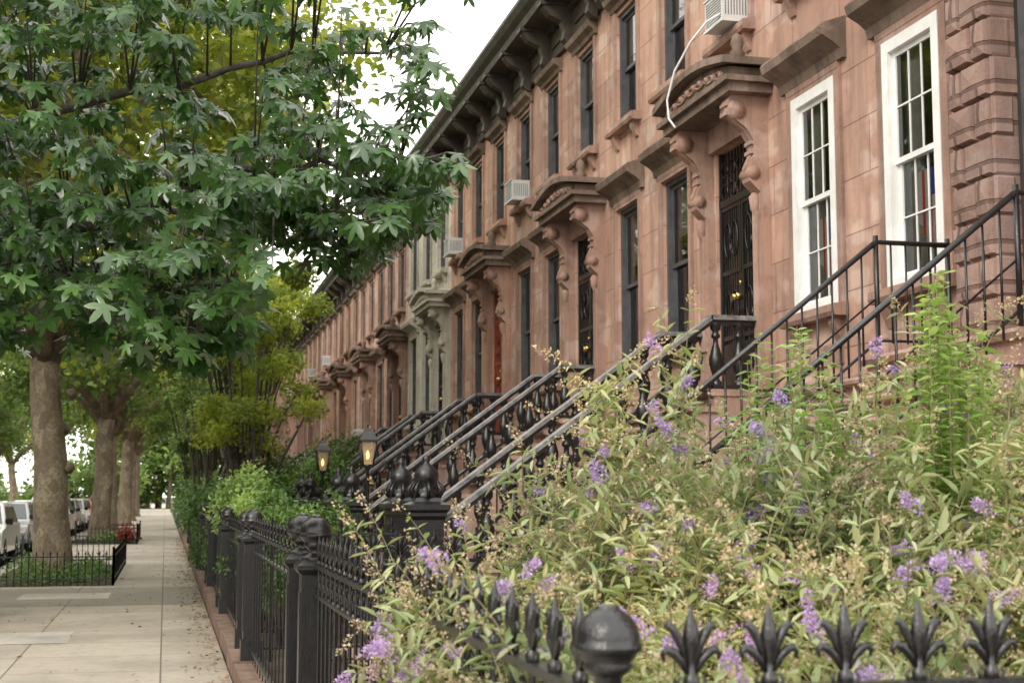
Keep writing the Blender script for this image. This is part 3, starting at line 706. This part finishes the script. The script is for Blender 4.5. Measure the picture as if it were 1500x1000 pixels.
# ---- plane trees
def build_plane(seed,mat,rad=(5.8,6.2,5.0),cz=9.5,nl=190,ncl=80,leaf=.25,fork=5.2,trunk=.4):
    r=random.Random(seed); mb=MB()
    lean=(r.uniform(-.3,.3),r.uniform(-.3,.3))
    T=[(0,0,-.1),(.0,0,.25),(lean[0]*.2,lean[1]*.2,1.2),(lean[0]*.4-.05,lean[1]*.4,2.6),(lean[0]*.8+.04,lean[1]*.8,4.0),(lean[0],lean[1],fork)]
    mb.tube(T,[trunk*1.45,trunk*1.12,trunk*.98,trunk*.92,trunk*.85,trunk*.8],16)
    for z_,a_ in ((2.4,-2.2),(3.3,-1.0),(1.7,-.6),(4.1,-1.6)):
        cx=math.cos(a_)*trunk*.86; cy=math.sin(a_)*trunk*.86
        mb.tube([(cx*.7,cy*.7,z_-.05),(cx*1.05,cy*1.05,z_+.03),(cx*1.16,cy*1.16,z_+.05)],[.15,.11,.05],8)
    F=Vector(T[-1]); nodes=[]
    for i in range(7):
        a=6.28*i/7+r.uniform(-.3,.3); R=r.uniform(2.2,4.0); 
        E=Vector((R*math.cos(a),R*math.sin(a),r.uniform(7.5,11)*cz/9.5)); mid=F.lerp(E,.5)+Vector((math.cos(a)*.5,math.sin(a)*.5,-.4))
        pts=[F-Vector((0,0,.5)),F.lerp(mid,.5)+Vector((0,0,.1)),mid,mid.lerp(E,.5)+Vector((r.uniform(-.3,.3),r.uniform(-.3,.3),.2)),E]
        mb.tube([tuple(p) for p in pts],[trunk*.5,trunk*.42,trunk*.32,trunk*.22,trunk*.14],8); nodes+=[pts[2],pts[3],E]
    P=[];D=[]
    for i in range(ncl):
        d=Vector((r.gauss(0,1),r.gauss(0,1),r.gauss(0,1))).normalized(); q=r.random()**.4*.95
        c=Vector((d.x*rad[0]*q,d.y*rad[1]*q,cz+d.z*rad[2]*q*(1 if d.z>0 else .9)))
        nd=min(nodes,key=lambda z:(z-c).length); md=nd.lerp(c,.5)+Vector((r.uniform(-.3,.3),r.uniform(-.3,.3),.25))
        mb.tube([tuple(nd),tuple(md),tuple(c)],[.07,.045,.02],5)
        k=int(nl*r.uniform(.6,1.4)); s=r.uniform(.5,.9); o=np.clip(rng.normal(size=(k,3)),-1.7,1.7)*np.array([s,s,s*.6])
        P.append(np.array(c)+o); D.append(o)
    P=np.concatenate(P);D=np.concatenate(D)
    E_=((P-np.array([0,0,cz]))/np.array(rad)); keep=(E_**2).sum(1)<1.22; P=P[keep];D=D[keep];k=len(P)
    d=D*.4+rdir(k,-.35); u=rdir(k,1.1,.7)
    return mb.mesh('trunk_and_limbs',['bark']),leaves('crown',P,d,u,leaf*rng.uniform(.6,1.25,k),leaf*.85*rng.uniform(.6,1.2,k),DIAM,[mat])
V0=build_plane(11,'plane',rad=(6.3,6.2,5.6),nl=340,leaf=.17,ncl=160); V1=build_plane(1,'plane'); V2=build_plane(2,'plane'); V3=build_plane(3,'planed',nl=160,leaf=.29)
def tree(v,x,y,rz=0,s=1,name='plane_tree'):
    e=empty(name,(x,y,0),rz,(s,s,s)); put('trunk_and_limbs',v[0],e); put('crown',v[1],e)
tree(V0,-2.85,22.0,0); tree(V2,-2.45,34.3,2.0); tree(V3,-2.45,58,3.5,.97); tree(V3,-2.6,72.5,1.0,.95); tree(V2,-2.3,86,4.4)
tree(V3,-2.4,103,2,1); tree(V3,-2.5,125,5,1.05)
for i,y in enumerate((16,33,50,68,88,110,132,150)):
    tree((V3,V2,V3)[i%3],-14.6,y,i*1.3,1.0)
# distant mass at the end of the street
cs=[]
for i in range(40):
    x=random.choice([random.uniform(-75,-6),random.uniform(2.5,30)]); cs.append((x,random.uniform(140,185),random.uniform(1.5,13),random.uniform(3,5),3,random.uniform(2,3.5)))
for i in range(22): cs.append((random.uniform(-9,5),random.uniform(190,200),random.uniform(4.0,12),3.5,3,2.2))
for i in range(34): cs.append((random.uniform(-34,8),random.uniform(196,206),random.uniform(.5,5),2.5,2.5,2.0))
for i in range(8): cs.append((random.uniform(-9,-3.9),random.uniform(150,170),random.uniform(2.5,4.5),2,3,1.6))
for i in range(60): cs.append((random.uniform(-48,-14.5),random.uniform(100,150),random.uniform(.5,11),2.8,3,2.2))
e=empty('distant_trees'); put('foliage',shrub('foliage',cs,52000,.75,.55,'planed'),e)
mb=MB()
for c in cs[::2]: mb.tube([(c[0],c[1],0),(c[0]+.3,c[1],c[2])],[.3,.2],6)
put('trunks',mb.mesh('trunks',['bark']),e)
# small front-garden trees
def small_tree(name,x,y,h,rad,mat,n=9000,leaf=.09,seed=1,lean=0):
    r=random.Random(seed); e=empty(name,(x,y,0)); mb=MB(); cs=[]
    for i in range(26):
        d=Vector((r.gauss(0,1),r.gauss(0,1),r.gauss(0,1))).normalized()*(r.random()**.35)
        cs.append((d.x*rad+lean,d.y*rad,h+d.z*rad*1.25,.27*rad,.27*rad,.17*rad))
    for i,c in enumerate(cs):
        a=r.uniform(0,6.28); b=(.15*math.cos(a),.15*math.sin(a),0)
        if i<9: mb.tube([b,(c[0]*.15+b[0]*1.5,c[1]*.15+b[1]*1.5,h*.3),(c[0]*.55,c[1]*.55,h*.62+(c[2]-h)*.3),c[:3]],[.07,.06,.045,.012],6)
        else: mb.tube([(c[0]*.4,c[1]*.4,h*.6),(c[0]*.7,c[1]*.7,c[2]*.85),c[:3]],[.03,.02,.01],5)
    put('stems',mb.mesh('stems',['bark2']),e); put('crown',shrub('crown',cs,n,leaf,leaf*.6,mat),e)
small_tree('front_garden_tree',1.6,30,4.2,1.5,'yellowg',8000,.12,4)
small_tree('front_garden_tree',1.9,38,6.9,2.0,'yellowg',14000,.14,6)
small_tree('front_garden_tree',1.9,49,7.8,2.7,'yellowg',14000,.17,8)
small_tree('front_garden_tree',1.3,44,4.2,1.5,'planed',6000,.15,12)
small_tree('front_garden_tree',1.4,62,5.5,2.4,'planed',8000,.2,9)

# ---- sweetgum with overhanging boughs
poly=[(-1.5,2.36),(-.83,2.36),(-.63,2.46),(-.4,2.32),(0,2.26),(.24,2.5),(.46,2.42),(.42,2.72),(.30,3.0),(.55,3.08),(.72,2.92),(.98,2.92),(1.22,3.0),(1.32,3.46),(1.14,3.73),(1.26,4.02),(1.10,4.2),(.75,4.4),(.7,4.9),(.3,5.5),(-1.5,5.8)]
def inside(x,z):
    c=False;n=len(poly)
    for i in range(n):
        x1,z1=poly[i];x2,z2=poly[(i+1)%n]
        if (z1>z)!=(z2>z) and x<(x2-x1)*(z-z1)/(z2-z1)+x1: c=not c
    return c
mb=MB()
mb.tube([(-3.1,8.2,-.1),(-3.1,8.2,.4),(-3.05,8.15,2),(-3.1,8.1,4),(-3.0,8.1,7)],[.34,.25,.22,.19,.14],14)
limbs=[[(-3.08,8.1,2.6),(-2.2,8.0,2.95),(-1.2,7.9,3.0),(-.3,7.7,3.2),(.35,7.5,3.45),(.9,7.4,3.5),(1.15,7.2,3.5)],
       [(-3.08,8.1,3.1),(-2.0,8.0,3.45),(-1.0,7.9,3.7),(0,7.7,3.95),(.6,7.5,4.1),(1.05,7.2,4.05)],
       [(-3.05,8.1,2.2),(-2.0,8.0,2.6),(-1.2,7.8,2.75),(-.5,7.7,2.85),(.0,7.5,2.8),(.3,7.4,2.82)],
       [(-.3,7.7,3.2),(.1,7.4,3.2),(.5,7.2,3.2),(.9,7.0,3.15)],
       [(-3.05,8.1,4.0),(-2.0,8.0,4.3),(-1.0,7.8,4.4),(-.2,7.7,4.6),(.3,7.5,4.7)],
       [(-3.05,8.1,5.0),(-2.0,8.0,5.2),(-1.0,7.8,5.2),(-.2,7.6,5.2)]]
samp=[]
for lb in limbs:
    P=[Vector(p) for p in lb]; pts=[]
    for i in range(len(P)-1):
        for q in range(4): pts.append(P[i].lerp(P[i+1],q/4)+Vector((random.gauss(0,.012),random.gauss(0,.012),random.gauss(0,.02))))
    pts.append(P[-1]); n=len(pts); r0=.016 if len(lb)==4 and lb[0][0]>-1 else .04
    mb.tube([tuple(p) for p in pts],[r0*(1-i/n)+.006 for i in range(n)],8); samp+=pts
st=[]; cnt=0
while cnt<590:
    x=random.uniform(-1.5,1.3); z=random.uniform(2.3,5.6); 
    if cnt>400: z=random.uniform(2.25,3.3)
    if cnt>540: x=random.uniform(.3,1.25)
    if not inside(x,z): continue
    if z>4.5 and random.random()<.5: continue
    y=random.uniform(6.1,8.2)-.15*x
    c=Vector((x,y,z)); nd=min(samp,key=lambda q:(q-c).length+ (0.6 if q.x>c.x+.1 else 0)); md=nd.lerp(c,.5)+Vector((0,0,.08))
    mb.tube([tuple(nd),tuple(md),tuple(c)],[.008,.005,.003],5)
    cnt+=1
    for k in range(random.randint(9,13)):
        q=random.uniform(.5,1)**.6; p=nd.lerp(md,q*2) if q<.5 else md.lerp(c,q*2-1)
        o=Vector((random.gauss(0,1),random.gauss(-.35,1),0)).normalized()
        pet=random.uniform(.04,.13); pe=p+o*pet+Vector((0,0,-pet*.2))
        if not inside(pe.x,pe.z) and random.random()<.75: continue
        mb.tube([tuple(p),tuple(pe)],.0015,3)
        dr=o*.8+Vector((0,0,random.uniform(-1.5,-.1)))
        s=random.uniform(.05,.098); u=o*random.uniform(.1,1.1)+Vector((random.gauss(0,.45),random.gauss(0,.45)-.3,.85))
        st.append((tuple(pe),tuple(dr),tuple(u),s,s))
e=empty('sweetgum_tree'); put('trunk_and_branches',mb.mesh('trunk_and_branches',['bark2']),e)
put('leaves',leaves('leaves',[a[0] for a in st],np.array([a[1] for a in st]),np.array([a[2] for a in st]),np.array([a[3] for a in st]),np.array([a[4] for a in st]),STAR,['gum']),e)

# ------------------------------------------------------------ GARDEN LAMPS
m,nt,b=newmat('lamp_glow'); b.inputs['Emission Color'].default_value=(1,.5,.16,1); b.inputs['Emission Strength'].default_value=4; b.inputs['Base Color'].default_value=(1,.7,.4,1); M['glow']=m
m,nt,b=newmat('lantern_glass'); b.inputs['Base Color'].default_value=(.75,.55,.32,1); b.inputs['Roughness'].default_value=.3; b.inputs['Alpha'].default_value=.35; M['lglass']=m
lm=MB(); q=math.pi/4
lm.lathe(0,0,[(.09,0),(.09,.1),(.05,.16),(.032,.25),(.028,1.2),(.045,1.24),(.03,1.28),(.025,2.1),(.05,2.16),(.06,2.19)],12,0)
lm.lathe(0,0,[(.10,2.19),(.155,2.52)],4,1,False,q,0,False)
for i in range(4):
    a=q+i*math.pi/2; lm.tube([(.1*math.cos(a),.1*math.sin(a),2.19),(.157*math.cos(a),.157*math.sin(a),2.52)],.013,4,0)
lm.lathe(0,0,[(.19,2.515),(.19,2.54),(.12,2.62),(.07,2.66),(.05,2.7),(.02,2.72),(.025,2.75),(0,2.78)],4,0,False,q)
lm.lathe(0,0,[(0,2.26),(.02,2.28),(.024,2.34),(.0,2.40)],8,2)
lmm=lm.mesh('garden_lamp',['iron','lglass','glow'])
put('garden_lamp_post',lmm,None,(2.8,20.3,0)); put('garden_lamp_post',lmm,None,(2.68,25.2,0))
# street sign pole
sp=MB(); sp.tube([(0,0,0),(0,0,3.1)],.035,8); sp.box(-.02,.02,-.15,.15,2.6,3.05,1); put('street_sign_pole',sp.mesh('street_sign_pole',['slot','white']),None,(-3.5,31,0))

# ------------------------------------------------------------ CARS
M['tyre']=simple('tyre_rubber',(.012,.012,.012),(.02,.02,.02),20,.85,.002)
M['carglass']=simple('car_glass',(.015,.02,.022),(.03,.035,.04),2,.06,0,0,.8)
M['chrome']=simple('chrome',(.5,.5,.5),(.65,.65,.65),9,.2,0,1)
M['headlamp']=simple('headlamp',(.6,.6,.6),(.8,.8,.8),9,.1,0)
M['tail']=simple('tail_lamp',(.3,.01,.01),(.45,.02,.02),9,.2,0)
def car(name,x,y,col,kind='suv',rz=0):
    cm,nt,b=newmat('car_paint'); b.inputs['Base Color'].default_value=c4(col); b.inputs['Roughness'].default_value=.25; b.inputs['Coat Weight'].default_value=.6
    M['_c']=cm; e=empty(name,(x,y,-.13),rz)
    bd=MB(); W=.93
    if kind=='pickup':
        low=[(-2.7,.45),(-2.72,.8),(-2.65,1.12),(-1.2,1.18),(2.6,1.15),(2.65,.6),(2.6,.45)]; cab=[(-1.25,1.15),(-.55,1.82),(1.15,1.85),(1.3,1.15)]; Lh=2.7
    else:
        low=[(-2.35,.42),(-2.4,.7),(-2.28,.98),(-1.1,1.1),(2.2,1.12),(2.33,.9),(2.32,.42)]; cab=[(-1.15,1.08),(-.35,1.68),(1.75,1.7),(2.2,1.1)]; Lh=2.35
    bd.extr(low,'x',-W,W,0)
    hw=lambda z:W-.03-(z-1.1)*.28
    vs=[(-hw(z),y_,z) for y_,z in cab]+[(hw(z),y_,z) for y_,z in cab]
    bd.add(vs,[(0,1,2,3),(7,6,5,4),(0,4,5,1),(1,5,6,2),(2,6,7,3)],0)
    o=put('body',bd.mesh('body',['_c']),e); mod=o.modifiers.new('bev','BEVEL'); mod.width=.06; mod.segments=3
    for p in o.data.polygons: p.use_smooth=True
    g=MB()
    (a0,z0),(a1,z1),(a2,z2),(a3,z3)=cab
    for sg in (-1,1):
        z_l,z_h=1.16,z1-.1
        def yf(z): return a0+(a1-a0)*(z-z0)/(z1-z0)
        def yb(z): return a3+(a2-a3)*(z-z3)/(z2-z3)
        for u0,u1 in ((.05,.42),(.46,.78),(.81,.96)):
            f_=lambda u,z:yf(z)+(yb(z)-yf(z))*u
            q=[(sg*(hw(z)+.008),f_(u,z),z) for u,z in ((u0,z_l),(u1,z_l),(u1,z_h),(u0,z_h))]; g.add(q,[(0,1,2,3)],0)
        g.box(sg*(W+.02)-.09,sg*(W+.02)+.09,a0+.15,a0+.3,1.12,1.28,1)
    for (ya,za,yb_,zb,s) in ((a0,z0,a1,z1,-1),(a3,z3,a2,z2,1)):
        q=[]
        for t,sx in ((.12,-1),(.12,1),(.88,1),(.88,-1)):
            yy=ya+(yb_-ya)*t+s*.012; zz=za+(zb-za)*t+.01; q.append((sx*(hw(zz)-.09),yy,zz))
        g.add(q,[(0,1,2,3)],0)
    f0=low[1][0]
    for sg in (-1,1):
        g.box(sg*.68-.2,sg*.68+.2,f0-.02,f0+.1,.74,.92,2); g.box(sg*.78-.1,sg*.78+.1,low[-2][0]-.08,low[-2][0]+.03,.75,1.0,3)
    g.box(-.45,.45,f0-.025,f0+.1,.66,.86,1); g.box(-W+.05,W-.05,f0-.06,f0+.1,.42,.58,4)
    for i in range(4): g.box(-.44,.44,f0-.035,f0-.02,.68+.045*i,.69+.045*i,4)
    g.box(-.16,.16,f0-.068,f0-.06,.47,.56,5)
    put('windows_and_lamps',g.mesh('trim',['carglass','tyre','headlamp','tail','chrome','white']),e)
    w=MB(); wy=Lh-.85
    for yy in (-wy,wy*.95):
        for sg in (-1,1):
            xo=sg*(W+.01)
            w.tube([(xo-sg*.24,yy,.36),(xo,yy,.36)],.35,20,0,True); w.tube([(xo,yy,.36),(xo+sg*.006,yy,.36)],.22,16,1,True)
            w.tube([(xo-sg*.22,yy,.38),(xo-sg*.004,yy,.38)],.4,20,2,True)
            for k in range(5):
                a=k*1.256; w.tube([(xo+sg*.01,yy,.36),(xo+sg*.01,yy+.2*math.cos(a),.36+.2*math.sin(a))],.02,4,0)
    put('wheels',w.mesh('wheels',['tyre','chrome','tyre']),e)
car('parked_suv',-4.9,40.5,(.72,.72,.70)); car('parked_car',-5.0,48.5,(.35,.36,.37)); car('parked_suv',-4.95,56,(.03,.03,.035))
car('parked_pickup_truck',-4.75,64,(.7,.7,.7),'pickup'); car('parked_car',-5,73,(.1,.1,.12)); car('parked_car',-5,80,(.5,.5,.52)); car('parked_suv',-5,88,(.3,.05,.04))
for i,y in enumerate((20,27,36,44,52,61,70)): car('parked_car',-12.1,y,[(.1,.1,.12),(.6,.6,.6),(.25,.05,.05),(.3,.32,.35)][i%4],'suv',0)

# ------------------------------------------------------------ CAMERA, LIGHT, SKY
cam=bpy.data.cameras.new('camera'); co=bpy.data.objects.new('camera',cam); COL.objects.link(co)
co.location=(0,0,1.75); co.rotation_euler=(math.radians(90+6.17),0,math.radians(-13.63)); cam.lens=50; cam.sensor_width=36; cam.clip_end=5000; cam.clip_start=.05
cam.dof.use_dof=True; cam.dof.focus_distance=9.0; cam.dof.aperture_fstop=5.0
scene.camera=co
w=bpy.data.worlds.new('World'); scene.world=w; w.use_nodes=True; nt=w.node_tree; bg=nt.nodes['Background']
sky=N(nt,'ShaderNodeTexSky'); sky.sky_type='NISHITA'; sky.sun_disc=False
dirv=Vector((.62,.62,-.62)).normalized()   # light travel direction
el=math.asin(-dirv.z); az=math.atan2(-dirv.x,-dirv.y)
sky.sun_elevation=el; sky.sun_rotation=az; sky.dust_density=4; sky.air_density=1.5
mx=mix(nt,.88,sky.outputs[0],(20.5,20,18.9)); L(nt,mx,bg.inputs[0]); bg.inputs[1].default_value=.15
ld=bpy.data.lights.new('sun','SUN'); ld.energy=1.5; ld.angle=math.radians(20); ld.color=(1,.95,.87)
lo=bpy.data.objects.new('sun',ld); COL.objects.link(lo); lo.rotation_euler=dirv.to_track_quat('-Z','Y').to_euler()
scene.view_settings.view_transform='Standard'; scene.view_settings.look='None'; scene.view_settings.exposure=0
